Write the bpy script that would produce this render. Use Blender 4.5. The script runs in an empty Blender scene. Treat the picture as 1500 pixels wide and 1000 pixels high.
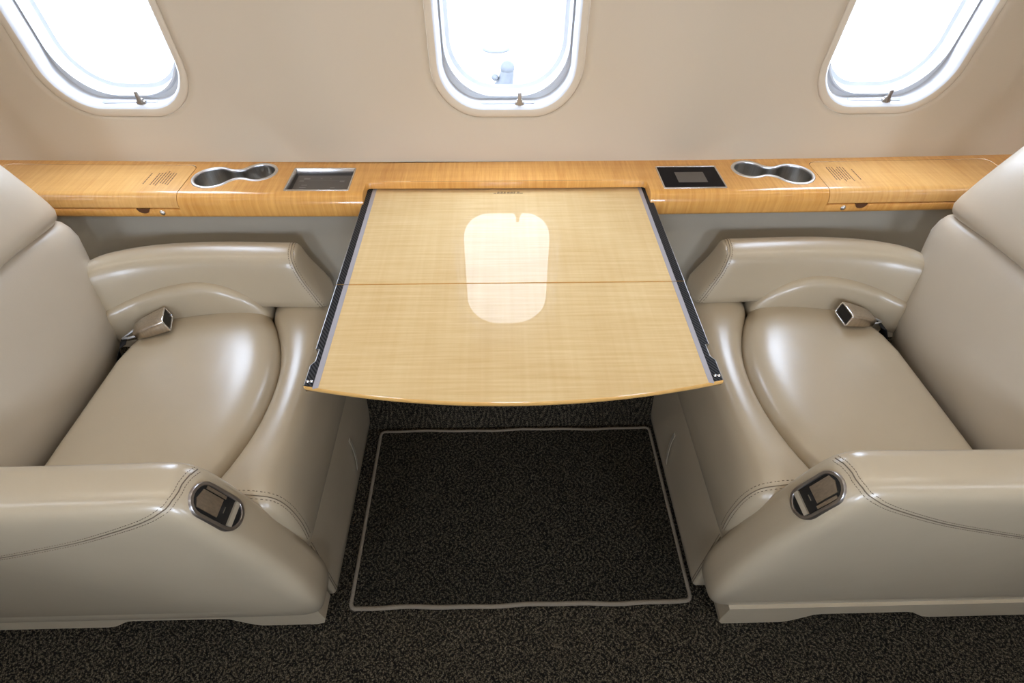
import bpy, bmesh, math, random
from mathutils import Vector, Matrix
from mathutils.bvhtree import BVHTree
from mathutils.geometry import tessellate_polygon
random.seed(4)
S = bpy.context.scene
C = S.collection
PI = math.pi

# ------------------------------------------------------------------ materials
def new_mat(name):
    m = bpy.data.materials.new(name); m.use_nodes = True
    nt = m.node_tree
    return m, nt, nt.nodes['Principled BSDF']
def N(nt, t, **kw):
    n = nt.nodes.new(t)
    for k, v in kw.items():
        if k.startswith('i_'):
            key = k[2:]
            key = int(key) if key.isdigit() else key
            n.inputs[key].default_value = v
        else: setattr(n, k, v)
    return n
def L(nt, a, b): nt.links.new(a, b)
def srgb(r, g, b):
    f = lambda c: (c/255/12.92) if c/255 <= .04045 else ((c/255+.055)/1.055)**2.4
    return (f(r), f(g), f(b), 1)
def plain(name, col, rough=.5, metal=0.0, spec=.5, coat=0.0, coat_rough=.05, bump=None):
    m, nt, b = new_mat(name)
    b.inputs['Base Color'].default_value = col
    b.inputs['Roughness'].default_value = rough
    b.inputs['Metallic'].default_value = metal
    b.inputs['Specular IOR Level'].default_value = spec
    b.inputs['Coat Weight'].default_value = coat
    b.inputs['Coat Roughness'].default_value = coat_rough
    tc = N(nt, 'ShaderNodeTexCoord')
    no = N(nt, 'ShaderNodeTexNoise', i_Scale=(bump[0] if bump else 60.0), i_Detail=3.0)
    L(nt, tc.outputs['Object'], no.inputs['Vector'])
    if bump:
        bp = N(nt, 'ShaderNodeBump', i_Strength=bump[1], i_Distance=bump[2])
        L(nt, no.outputs[0], bp.inputs['Height']); L(nt, bp.outputs[0], b.inputs['Normal'])
    else:
        mr = N(nt, 'ShaderNodeMapRange'); mr.inputs[3].default_value = rough*.92; mr.inputs[4].default_value = min(1, rough*1.08)
        L(nt, no.outputs[0], mr.inputs[0]); L(nt, mr.outputs[0], b.inputs['Roughness'])
    return m
def leather(name, col, rough=.36, coat=.6):
    m, nt, b = new_mat(name)
    tc = N(nt, 'ShaderNodeTexCoord')
    n1 = N(nt, 'ShaderNodeTexVoronoi', i_Scale=420.0)
    n2 = N(nt, 'ShaderNodeTexNoise', i_Scale=9.0, i_Detail=3.0)
    n3 = N(nt, 'ShaderNodeTexNoise', i_Scale=16.0, i_Detail=2.0)
    for n in (n1, n2, n3): L(nt, tc.outputs['Object'], n.inputs['Vector'])
    cr = N(nt, 'ShaderNodeMix', data_type='RGBA')
    cr.inputs[6].default_value = tuple(c*.93 for c in col[:3])+(1,)
    cr.inputs[7].default_value = tuple(min(1, c*1.06) for c in col[:3])+(1,)
    L(nt, n2.outputs[0], cr.inputs[0]); L(nt, cr.outputs[2], b.inputs['Base Color'])
    b.inputs['Roughness'].default_value = rough+.08; b.inputs['Specular IOR Level'].default_value = .7
    b.inputs['Coat Weight'].default_value = coat; b.inputs['Coat Roughness'].default_value = rough-.04
    b1 = N(nt, 'ShaderNodeBump', i_Strength=.12, i_Distance=.0004)
    b2 = N(nt, 'ShaderNodeBump', i_Strength=.2, i_Distance=.003)
    L(nt, n1.outputs[0], b1.inputs['Height']); L(nt, n3.outputs[0], b2.inputs['Height'])
    L(nt, b2.outputs[0], b1.inputs['Normal']); L(nt, b1.outputs[0], b.inputs['Normal'])
    return m
def wood(name, c1, c2, fig, rough=.25, coat=.6, spec=.25):
    # fig: scale vector for the fine figure lines, smaller number = stretched along that axis
    m, nt, b = new_mat(name)
    tc = N(nt, 'ShaderNodeTexCoord')
    mp = N(nt, 'ShaderNodeMapping'); mp.inputs['Scale'].default_value = fig
    L(nt, tc.outputs['Object'], mp.inputs['Vector'])
    n1 = N(nt, 'ShaderNodeTexNoise', i_Scale=1.0, i_Detail=4.0, i_Roughness=.65)
    L(nt, mp.outputs[0], n1.inputs['Vector'])
    n2 = N(nt, 'ShaderNodeTexNoise', i_Scale=6.0, i_Detail=2.0)
    L(nt, tc.outputs['Object'], n2.inputs['Vector'])
    mp3 = N(nt, 'ShaderNodeMapping'); mp3.inputs['Scale'].default_value = (fig[1]*.5, fig[0]*.5, fig[2]*.5)
    L(nt, tc.outputs['Object'], mp3.inputs['Vector'])
    n3 = N(nt, 'ShaderNodeTexNoise', i_Scale=1.0, i_Detail=3.0)
    L(nt, mp3.outputs[0], n3.inputs['Vector'])
    a = N(nt, 'ShaderNodeMath', operation='MULTIPLY_ADD', i_1=.45); L(nt, n2.outputs[0], a.inputs[0]); L(nt, n1.outputs[0], a.inputs[2])
    a2 = N(nt, 'ShaderNodeMath', operation='MULTIPLY_ADD', i_1=.35); L(nt, n3.outputs[0], a2.inputs[0]); L(nt, a.outputs[0], a2.inputs[2])
    mr = N(nt, 'ShaderNodeMapRange'); mr.inputs[1].default_value = .6; mr.inputs[2].default_value = 1.2
    L(nt, a2.outputs[0], mr.inputs[0])
    mx = N(nt, 'ShaderNodeMix', data_type='RGBA'); mx.inputs[6].default_value = c1; mx.inputs[7].default_value = c2
    L(nt, mr.outputs[0], mx.inputs[0]); L(nt, mx.outputs[2], b.inputs['Base Color'])
    b.inputs['Roughness'].default_value = rough
    b.inputs['Specular IOR Level'].default_value = spec
    b.inputs['Coat Weight'].default_value = coat; b.inputs['Coat Roughness'].default_value = .02
    return m
def carbon(name):
    m, nt, b = new_mat(name)
    tc = N(nt, 'ShaderNodeTexCoord')
    mp = N(nt, 'ShaderNodeMapping'); mp.inputs['Scale'].default_value = (600, 600, 600); mp.inputs['Rotation'].default_value = (0, 0, .12)
    L(nt, tc.outputs['Object'], mp.inputs['Vector'])
    sx = N(nt, 'ShaderNodeSeparateXYZ'); L(nt, mp.outputs[0], sx.inputs[0])
    fx = N(nt, 'ShaderNodeMath', operation='FLOOR'); L(nt, sx.outputs[0], fx.inputs[0])
    fy = N(nt, 'ShaderNodeMath', operation='FLOOR'); L(nt, sx.outputs[1], fy.inputs[0])
    ad = N(nt, 'ShaderNodeMath', operation='ADD'); L(nt, fx.outputs[0], ad.inputs[0]); L(nt, fy.outputs[0], ad.inputs[1])
    md = N(nt, 'ShaderNodeMath', operation='FLOORED_MODULO', i_1=4.0); L(nt, ad.outputs[0], md.inputs[0])
    gt = N(nt, 'ShaderNodeMath', operation='LESS_THAN', i_1=1.5); L(nt, md.outputs[0], gt.inputs[0])
    mx = N(nt, 'ShaderNodeMix', data_type='RGBA'); mx.inputs[6].default_value = (.004, .004, .005, 1); mx.inputs[7].default_value = (.045, .046, .05, 1)
    L(nt, gt.outputs[0], mx.inputs[0]); L(nt, mx.outputs[2], b.inputs['Base Color'])
    b.inputs['Roughness'].default_value = .35; b.inputs['Specular IOR Level'].default_value = .12
    return m
def carpet(name, dark, light, rot=0.0):
    m, nt, b = new_mat(name)
    tc = N(nt, 'ShaderNodeTexCoord')
    nz = N(nt, 'ShaderNodeTexNoise', i_Scale=45.0, i_Detail=2.0); L(nt, tc.outputs['Object'], nz.inputs['Vector'])
    nw = N(nt, 'ShaderNodeVectorMath', operation='SCALE'); nw.inputs['Scale'].default_value = .005
    L(nt, nz.outputs[1], nw.inputs[0])
    va = N(nt, 'ShaderNodeVectorMath', operation='ADD'); L(nt, tc.outputs['Object'], va.inputs[0]); L(nt, nw.outputs[0], va.inputs[1])
    sx = N(nt, 'ShaderNodeSeparateXYZ'); L(nt, va.outputs[0], sx.inputs[0])
    def M(op, a, bb=None, c=None):
        n = N(nt, 'ShaderNodeMath', operation=op)
        for i, q in enumerate((a, bb, c)):
            if q is None: continue
            if isinstance(q, (int, float)): n.inputs[i].default_value = q
            else: L(nt, q, n.inputs[i])
        return n.outputs[0]
    # fan of arcs: columns along x, half-drop rows along y, arcs opening sideways
    u = M('MULTIPLY', sx.outputs[0], 1/.046); v = M('MULTIPLY', sx.outputs[1], 1/.062)
    col = M('FLOOR', u)
    off = M('MULTIPLY', M('FLOORED_MODULO', col, 2.0), .5)
    fu = M('FRACT', u); fv = M('SUBTRACT', M('FRACT', M('ADD', v, off)), .5)
    d = M('SQRT', M('ADD', M('POWER', M('MULTIPLY', fu, .9), 2.0), M('POWER', M('MULTIPLY', fv, 1.35), 2.0)))
    ring = M('SINE', M('MULTIPLY', d, 32.0))
    ringn = M('MULTIPLY_ADD', ring, .5, .5)
    vo = N(nt, 'ShaderNodeTexVoronoi', i_Scale=330.0); L(nt, tc.outputs['Object'], vo.inputs['Vector'])
    loop = M('SUBTRACT', 1.0, M('MULTIPLY', vo.outputs[0], 1.25))
    h = M('MULTIPLY', loop, M('MULTIPLY_ADD', ringn, .55, .45))
    n2 = N(nt, 'ShaderNodeTexNoise', i_Scale=220.0, i_Detail=2.0); L(nt, tc.outputs['Object'], n2.inputs['Vector'])
    hh = M('MULTIPLY', h, M('MULTIPLY_ADD', n2.outputs[0], 1.4, .3))
    mr = N(nt, 'ShaderNodeMapRange'); mr.inputs[1].default_value = .12; mr.inputs[2].default_value = .8
    L(nt, hh, mr.inputs[0])
    mx = N(nt, 'ShaderNodeMix', data_type='RGBA'); mx.inputs[6].default_value = dark; mx.inputs[7].default_value = light
    L(nt, mr.outputs[0], mx.inputs[0]); L(nt, mx.outputs[2], b.inputs['Base Color'])
    b.inputs['Roughness'].default_value = .95; b.inputs['Specular IOR Level'].default_value = .12
    bp = N(nt, 'ShaderNodeBump', i_Strength=.9, i_Distance=.004); L(nt, h, bp.inputs['Height']); L(nt, bp.outputs[0], b.inputs['Normal'])
    return m
def brushed(name, col, rough=.28, sc=(900, 900, 12)):
    m, nt, b = new_mat(name)
    b.inputs['Metallic'].default_value = 1.0
    tc = N(nt, 'ShaderNodeTexCoord')
    mp = N(nt, 'ShaderNodeMapping'); mp.inputs['Scale'].default_value = sc
    L(nt, tc.outputs['Object'], mp.inputs['Vector'])
    no = N(nt, 'ShaderNodeTexNoise', i_Scale=1.0, i_Detail=2.0); L(nt, mp.outputs[0], no.inputs['Vector'])
    mx = N(nt, 'ShaderNodeMix', data_type='RGBA')
    mx.inputs[6].default_value = tuple(c*.7 for c in col[:3])+(1,); mx.inputs[7].default_value = tuple(min(1, c*1.25) for c in col[:3])+(1,)
    L(nt, no.outputs[0], mx.inputs[0]); L(nt, mx.outputs[2], b.inputs['Base Color'])
    b.inputs['Roughness'].default_value = rough
    return m
def pane_mat(name):
    m = bpy.data.materials.new(name); m.use_nodes = True
    nt = m.node_tree; nt.nodes.clear()
    o = N(nt, 'ShaderNodeOutputMaterial')
    tr = N(nt, 'ShaderNodeBsdfTransparent'); tr.inputs[0].default_value = (.97, .98, 1, 1)
    gl = N(nt, 'ShaderNodeBsdfGlossy'); gl.inputs['Roughness'].default_value = .02
    mx = N(nt, 'ShaderNodeMixShader'); lw = N(nt, 'ShaderNodeLayerWeight'); pw = N(nt, 'ShaderNodeMath', operation='POWER', i_1=5.0); L(nt, lw.outputs['Facing'], pw.inputs[0])
    fr = N(nt, 'ShaderNodeMath', operation='MULTIPLY_ADD', i_1=.6, i_2=.02); L(nt, pw.outputs[0], fr.inputs[0])
    L(nt, fr.outputs[0], mx.inputs[0]); L(nt, tr.outputs[0], mx.inputs[1]); L(nt, gl.outputs[0], mx.inputs[2]); L(nt, mx.outputs[0], o.inputs[0])
    return m

M_ = {}
M_['leather'] = leather('taupe_leather', (.46, .38, .262, 1), .29, .9)
M_['leather_back_lit'] = leather('taupe_leather_back_lit', (.55, .48, .375, 1), .36)  # same leather made paler, window light on the backs put into the colour
M_['panel'] = leather('sidewall_vinyl', (.38, .34, .265, 1), .5, 0)
M_['wall'] = plain('cream_wall', (.58, .485, .36, 1), .55, bump=(180, .06, .0006))
M_['white'] = plain('window_white', (.60, .61, .63, 1), .3)
M_['ledge'] = wood('honey_maple', (.61, .27, .055, 1), (.82, .445, .125, 1), (170, 9, 9), .28)
M_['lid'] = wood('honey_maple_lid', (.64, .32, .09, 1), (.82, .49, .17, 1), (170, 9, 9), .28)
M_['table'] = wood('pale_maple', (.61, .42, .19, 1), (.75, .575, .31, 1), (7, 190, 190), .35, .45, .03)
M_['edge'] = wood('maple_edge', (.62, .33, .09, 1), (.74, .45, .15, 1), (7, 190, 190), .3)
M_['groove'] = plain('groove_brown', (.10, .035, .008, 1), .6)
M_['carbon'] = carbon('carbon_weave')
M_['grey'] = plain('grey_strip', (.36, .35, .38, 1), .4)
M_['silver'] = plain('silver_trim', (.72, .70, .68, 1), .25, 1.0)
M_['rail_edge'] = plain('rail_edge_metal', (.30, .29, .28, 1), .4, 1.0)
M_['wire'] = plain('loop_metal', (.62, .64, .67, 1), .4, .3)
M_['chrome'] = plain('chrome', (.85, .85, .86, 1), .12, 1.0)
M_['bronze'] = brushed('bronze_metal', (.58, .51, .43, 1), .3, (300, 300, 40))
M_['ring'] = plain('dark_nickel', (.42, .39, .37, 1), .32, 1.0)
M_['cream_metal'] = plain('cream_metal', (.66, .60, .48, 1), .3, .6)
M_['steel'] = brushed('cup_steel', (.55, .54, .52, 1), .3)
M_['rim'] = plain('cup_rim', (.74, .74, .75, 1), .3, 1.0)
M_['black'] = plain('black_plastic', (.006, .006, .006, 1), .45)
M_['glass_black'] = plain('black_glass', (.004, .004, .007, 1), .2, spec=.08)
M_['screen_grey'] = plain('screen_grey', (.105, .095, .085, 1), .45)
M_['screen_mark'] = plain('screen_mark', (.20, .19, .185, 1), .5)
M_['ink'] = plain('ink', (.10, .055, .03, 1), .7)
M_['thread'] = plain('seam_thread', (.16, .125, .085, 1), .7)
M_['floor'] = carpet('carpet_floor_lit', (.006, .005, .0035, 1), (.17, .138, .09, 1))  # pile lightened to carry the overhead light on the front of the floor
M_['mat'] = carpet('carpet_mat', (.005, .0045, .003, 1), (.11, .091, .060, 1))
M_['bind'] = plain('mat_binding', (.20, .165, .12, 1), .9, spec=.2, bump=(320, .8, .003))
M_['strap'] = plain('black_webbing', (.008, .008, .009, 1), .8)
M_['tarmac'] = plain('tarmac', (.45, .45, .44, 1), .9, bump=(3, .2, .01))
M_['gear'] = plain('ground_gear', (.024, .0262, .0295, 1), .7)
M_['gear2'] = plain('ground_patch', (.05, .051, .0525, 1), .8)
M_['pane'] = pane_mat('window_pane')
M_['ceil'] = plain('ceiling_cream', (.66, .60, .52, 1), .7)

# ------------------------------------------------------------------ helpers
def wloc(o):
    v = Vector((0, 0, 0))
    while o is not None: v += o.location; o = o.parent
    return v
def link(name, verts, faces, mat, parent=None, smooth=True, subsurf=0, origin=None, sharp=None, recalc=True):
    me = bpy.data.meshes.new(name)
    vs = [Vector(v) for v in verts]
    if parent is not None: org = wloc(parent); loc = Vector((0, 0, 0))
    else:
        if origin is None:
            xs = [v.x for v in vs]; ys = [v.y for v in vs]; zs = [v.z for v in vs]
            origin = ((min(xs)+max(xs))/2, (min(ys)+max(ys))/2, min(zs))
        org = Vector(origin); loc = org
    me.from_pydata([tuple(v-org) for v in vs], [], faces)
    bm = bmesh.new(); bm.from_mesh(me)
    if recalc: bmesh.ops.recalc_face_normals(bm, faces=bm.faces)
    for f in bm.faces: f.smooth = smooth
    if sharp is not None:
        for e in bm.edges:
            if len(e.link_faces) == 2 and e.calc_face_angle(0) > math.radians(sharp): e.smooth = False
    bm.to_mesh(me); bm.free()
    me.materials.append(mat)
    o = bpy.data.objects.new(name, me); C.objects.link(o); o.location = loc
    if parent is not None: o.parent = parent
    if subsurf:
        s = o.modifiers.new('sub', 'SUBSURF'); s.levels = subsurf; s.render_levels = subsurf
    return o
def empty(name, loc, label=None, cat=None, group=None, kind=None, parent=None):
    o = bpy.data.objects.new(name, None); C.objects.link(o); o.location = loc; o.empty_display_size = .05
    tag(o, label, cat, group, kind)
    if parent: o.parent = parent
    return o
def tag(o, label=None, cat=None, group=None, kind=None):
    if label: o['label'] = label
    if cat: o['category'] = cat
    if group: o['group'] = group
    if kind: o['kind'] = kind
    return o
class G:
    """collects geometry for one mesh"""
    def __init__(s): s.v = []; s.f = []
    def add(s, vs, fs):
        b = len(s.v); s.v += [tuple(v) for v in vs]; s.f += [tuple(i+b for i in f) for f in fs]; return s
    def loft(s, rings, closed=True, cap0=False, cap1=False):
        n = len(rings[0]); vs = [p for r in rings for p in r]; fs = []
        for k in range(len(rings)-1):
            for i in range(n if closed else n-1):
                j = (i+1) % n
                fs.append((k*n+i, k*n+j, (k+1)*n+j, (k+1)*n+i))
        if cap0: fs.append(tuple(range(n-1, -1, -1)))
        if cap1: fs.append(tuple(range((len(rings)-1)*n, len(rings)*n)))
        return s.add(vs, fs)
    def box(s, x0, x1, y0, y1, z0, z1):
        v = [(x, y, z) for z in (z0, z1) for x, y in ((x0, y0), (x1, y0), (x1, y1), (x0, y1))]
        return s.add(v, [(3, 2, 1, 0), (4, 5, 6, 7), (0, 1, 5, 4), (1, 2, 6, 5), (2, 3, 7, 6), (3, 0, 4, 7)])
    def rbox(s, x0, x1, y0, y1, z0, z1, r, n=3):
        # box with rounded edges: loft along z of rounded rects with inset
        rings = []
        seq = []
        for k in range(n+1):
            t = PI/2*k/n; seq.append((z0 + r*(1-math.sin(t)), r*(1-math.cos(t)) ))
        seq = seq[::-1]
        prof = [(z0 + r - r*math.sin(PI/2*(1-k/n)), r - r*math.cos(PI/2*(1-k/n))) for k in range(n+1)]
        prof += [(z1 - r + r*math.sin(PI/2*k/n), r - r*math.cos(PI/2*k/n)) for k in range(n+1)]
        for z, ins in prof:
            rr = max(r-ins, r*.15)
            rings.append([(x, y, z) for x, y in rrect((x0+x1)/2, (y0+y1)/2, (x1-x0)/2-ins, (y1-y0)/2-ins, rr, 3)])
        return s.loft(rings, True, True, True)
    def poly(s, outer, holes, z):
        loops = [[Vector((x, y, 0)) for x, y in outer]] + [[Vector((x, y, 0)) for x, y in h] for h in holes]
        tris = tessellate_polygon(loops)
        vs = [(v.x, v.y, z) for lp in loops for v in lp]
        return s.add(vs, [tuple(t) for t in tris])
    def link(s, name, mat, parent=None, **kw): return link(name, s.v, s.f, mat, parent, **kw)
def rrect(cx, cy, hx, hy, r, n=6):
    r = min(r, hx*.999, hy*.999); out = []
    for qx, qy, a0 in ((1, 1, 0), (-1, 1, PI/2), (-1, -1, PI), (1, -1, 3*PI/2)):
        for k in range(n+1):
            a = a0 + PI/2*k/n
            out.append((cx + qx*(hx-r) + r*math.cos(a), cy + qy*(hy-r) + r*math.sin(a)))
    return out
def lerp(a, b, t): return a+(b-a)*t
def interp(tab, x):
    if x <= tab[0][0]: return tab[0][1]
    for (x0, y0), (x1, y1) in zip(tab, tab[1:]):
        if x <= x1: return lerp(y0, y1, (x-x0)/(x1-x0))
    return tab[-1][1]
def sm(a, b, x):
    t = max(0, min(1, (x-a)/(b-a))); return t*t*(3-2*t)
def catmull(pts, n, closed=False):
    P = [Vector(p) for p in pts]; out = []; m = len(P)
    segs = m if closed else m-1
    for i in range(segs):
        g = (lambda k: P[k % m]) if closed else (lambda k: P[max(0, min(m-1, k))])
        p0, p1, p2, p3 = g(i-1), g(i), g(i+1), g(i+2)
        for k in range(n):
            t = k/n
            out.append(.5*((2*p1)+(p2-p0)*t+(2*p0-5*p1+4*p2-p3)*t*t+(3*p1-p0-3*p2+p3)*t**3))
    if not closed: out.append(P[-1])
    return out
def tube(g, pts, r, n=6, closed=False, radii=None):
    P = [Vector(p) for p in pts]; rings = []; m = len(P)
    up = None
    for i, p in enumerate(P):
        a = P[(i-1) % m] if (closed or i > 0) else p
        b = P[(i+1) % m] if (closed or i < m-1) else p
        t = (b-a).normalized()
        if up is None:
            up = t.cross(Vector((0, 0, 1)))
            if up.length < .1: up = t.cross(Vector((0, 1, 0)))
        up = (up - t*up.dot(t)).normalized(); q = t.cross(up)
        rr = radii[i] if radii else r
        rings.append([p + (up*math.cos(2*PI*k/n) + q*math.sin(2*PI*k/n))*rr for k in range(n)])
    if closed: rings.append(rings[0]); g.loft(rings)
    else: g.loft(rings, True, True, True)
    return g
def bvh(o):
    dg = bpy.context.evaluated_depsgraph_get(); dg.update()
    e = o.evaluated_get(dg); me = e.to_mesh()
    off = wloc(o)
    t = BVHTree.FromPolygons([v.co+off for v in me.vertices], [tuple(p.vertices) for p in me.polygons])
    e.to_mesh_clear(); return t
def snap_ray(t, p, d, fallback=True):
    h = t.ray_cast(Vector(p), Vector(d))
    return h[0], h[1]
def snap_near(t, p):
    h = t.find_nearest(Vector(p)); return h[0], h[1]

# ------------------------------------------------------------------ cabin shell
BOW = .015
def bow(x): return BOW*x*x
WALLTAB = [(0.0, 1.150), (.688, 1.150), (.72, 1.156), (.77, 1.168), (.82, 1.172), (1.05, 1.170), (1.20, 1.155), (1.30, 1.135), (1.42, 1.085), (1.55, .99), (1.65, .87), (1.72, .74), (1.76, .60)]
WZ = sorted(WALLTAB)
def wall_y(x, z):
    # smooth interpolation of the sidewall section
    e = .012
    return (interp(WZ, z-e)+2*interp(WZ, z)+interp(WZ, z+e))/4 + bow(x)
WX = [-.822, .002, .826]; WZC = 1.03
def wloop(cx, w, h, r, n=12): return rrect(cx, WZC, w, h, r, n)
def place(pts, d, flip=False):
    out = []
    for x, z in pts:
        y = wall_y(x, z)+d
        out.append((x, .4-y if flip else y, z))
    return out
CELL = .412; ZB, ZT = .686, 1.374
def wall_mesh(name, flip):
    g = G()
    n = 12
    zr = [ZT+(1.76-ZT)*k/14 for k in range(15)]
    for cx in WX:
        x0, x1 = cx-CELL, cx+CELL
        seam = wloop(cx, .1612, .2462, .106, n)
        edge = wloop(cx, .1606, .2456, .1055, n)
        outer = []
        for (x, z) in seam:
            dx, dz = x-cx, z-WZC
            k = min((CELL/abs(dx)) if abs(dx) > 1e-9 else 1e9, (((ZT-WZC) if dz > 0 else (WZC-ZB))/abs(dz)) if abs(dz) > 1e-9 else 1e9)
            outer.append([cx+dx*k, WZC+dz*k])
        for c in ((x0, ZB), (x1, ZB), (x0, ZT), (x1, ZT)):
            i = min(range(len(outer)), key=lambda q: (outer[q][0]-c[0])**2+(outer[q][1]-c[1])**2); outer[i] = list(c)
        rings = [place(outer, 0, flip)]
        for t in (.2, .4, .6, .8, .93):
            rings.append(place([(lerp(o[0], s[0], t), lerp(o[1], s[1], t)) for o, s in zip(outer, seam)], 0, flip))
        rings.append(place(seam, 0, flip)); rings.append(place(edge, .005, flip))
        g.loft(rings)
    # plain stretches either side and the upper sweep to the ceiling
    for xa, xb in ((-2.4, WX[0]-CELL), (WX[2]+CELL, 2.4)):
        xs = [lerp(xa, xb, k/6) for k in range(7)]; zs = [lerp(ZB, ZT, k/16) for k in range(17)]
        g.loft([place([(x, z) for x in xs], 0, flip) for z in zs], closed=False)
    xs = [lerp(-2.4, 2.4, k/24) for k in range(25)]
    g.loft([place([(x, z) for x in xs], 0, flip) for z in zr], closed=False)
    g.loft([place([(x, ZB) for x in xs], 0, flip), [(x, (.4-1.185-bow(x)) if flip else 1.185+bow(x), .69) for x in xs], [(x, (.4-1.185-bow(x)) if flip else 1.185+bow(x), -.03) for x in xs]], closed=False)
    o = g.link(name, M_['wall'], None, recalc=False)
    bm = bmesh.new(); bm.from_mesh(o.data); bmesh.ops.remove_doubles(bm, verts=bm.verts, dist=2e-5); bm.to_mesh(o.data); bm.free()
    return o
tag(wall_mesh('wall_back', False), kind='structure')
tag(wall_mesh('wall_front', True), kind='structure')
g = G(); g.box(-2.4, 2.4, -.22, .62, 1.755, 1.79); tag(g.link('ceiling', M_['ceil'], smooth=False), kind='structure')
for nm, xa, xb in (('wall_left', -2.43, -2.38), ('wall_right', 2.38, 2.43)):
    g = G(); g.box(xa, xb, -.9, 1.3, -.02, 1.8); tag(g.link(nm, M_['wall'], smooth=False), kind='structure')
g = G(); g.box(-2.4, 2.4, -.62, 1.02, -.03, 0); tag(g.link('floor', M_['floor'], smooth=False), kind='structure')

def window(idx, cx, flip=False):
    base = (cx, (.4-wall_y(cx, .8)) if flip else wall_y(cx, .8), .785)
    root = empty('window_%d' % idx, base, kind='structure')
    n = 12
    g = G()
    spec = [(.1622, .2472, .106, .0065), (.1599, .2449, .105, .0045), (.1596, .2446, .105, .0006), (.158, .243, .1035, -.0002), (.153, .238, .0995, -.0008), (.148, .2325, .0955, .0002), (.1455, .230, .0935, .0012)]
    g.loft([place(wloop(cx, w, h, r, n), d, flip) for w, h, r, d in spec])
    g.link('window_bezel', M_['wall'] if False else M_['bezel'], root, recalc=False)
    g = G()
    spec = [(.1455, .230, .0935, .0012), (.1425, .227, .091, .0036), (.1392, .2240, .088, .009), (.1375, .2225, .086, .016), (.1365, .2215, .084, .028), (.1360, .2210, .084, .040), (.1335, .2170, .098, .041), (.1330, .2155, .104, .034), (.1315, .2135, .106, .0335), (.1300, .2105, .104, .045), (.1290, .2085, .103, .064), (.120, .20, .095, .066)]
    g.loft([place(wloop(cx, w, h, r, n), d, flip) for w, h, r, d in spec])
    g.link('window_reveal', M_['white'], root, recalc=False, sharp=40)  # white runs over the lip too, daylight glow put into its colour
    g = G()
    rings = [place(wloop(cx, .1288, .2083, .103, n), d, flip) for d in (.060, .0625)]
    g.loft(rings, True, True, True); g.link('window_pane', M_['pane'], root, smooth=False)
    if not flip:
        zf = WZC-.2215
        y0 = wall_y(cx, zf)
        # thin slot under the shade and its pull tab
        g = G(); s = -1
        pts = [(-.058, .0008), (-.046, .0012), (.052, .0012), (.062, .0018), (.052, -.0008), (-.046, -.0008)]
        g.loft([[(cx+px, y0+.014, zf-.0035+pz+.002) for px, pz in pts], [(cx+px, y0+.022, zf+.0015+pz) for px, pz in pts]], True, True, True)
        g.link('shade_slot', M_['slot'], root, smooth=False)
        g = G()
        hx = cx+.0275
        g.rbox(hx-.0042, hx+.0042, y0+.0085, y0+.0125, zf-.005, zf+.0245, .0012)
        g.rbox(hx-.0095, hx+.0095, y0+.010, y0+.020, zf-.004, zf+.0045, .0018)
        g.rbox(hx-.0065, hx+.0065, y0+.0095, y0+.016, zf-.004, zf+.0095, .0018)
        g.link('shade_handle', M_['bronze_light'], root)
    return root
M_['bezel'] = plain('window_bezel_cream', (.62, .525, .40, 1), .5)
M_['slot'] = plain('slot_grey', (.33, .34, .36, 1), .6)
M_['bronze_light'] = plain('handle_metal', (.40, .36, .32, 1), .3, .9)
for i, cx in enumerate(WX): window(i+1, cx)
for i, cx in enumerate(WX): window(i+4, cx, True)

# lower sidewall panel and the carpeted kick strip at the floor
def side_y(x, z): return interp([(0, .892), (.12, .925), (.25, .965), (.40, 1.0), (.52, 1.018), (.64, 1.03)], z)+.6*bow(x)
xs = [lerp(-2.4, 2.4, k/24) for k in range(25)]
g = G(); g.loft([[(x, side_y(x, z), z) for x in xs] for z in [.26+.378*k/12 for k in range(13)]], closed=False)
g.loft([[(x, side_y(x, .638)+q, .638) for x in xs] for q in (0, .10)], closed=False)
tag(g.link('trim_1', M_['panel'], recalc=False), kind='structure')
g = G(); g.loft([[(x, side_y(x, z)-.002, z) for x in xs] for z in [-.01+.28*k/8 for k in range(9)]], closed=False)
tag(g.link('baseboard_back', M_['floor'], recalc=False), kind='structure')
xs2 = [-2.4, 2.4]
g = G(); g.loft([[(x, .4-y, z) for x in xs2] for y, z in ((.892, -.01), (.965, .25), (1.02, .5), (1.10, .64), (1.155, .69))], closed=False)
tag(g.link('trim_2', M_['panel'], recalc=False), kind='structure')

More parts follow.
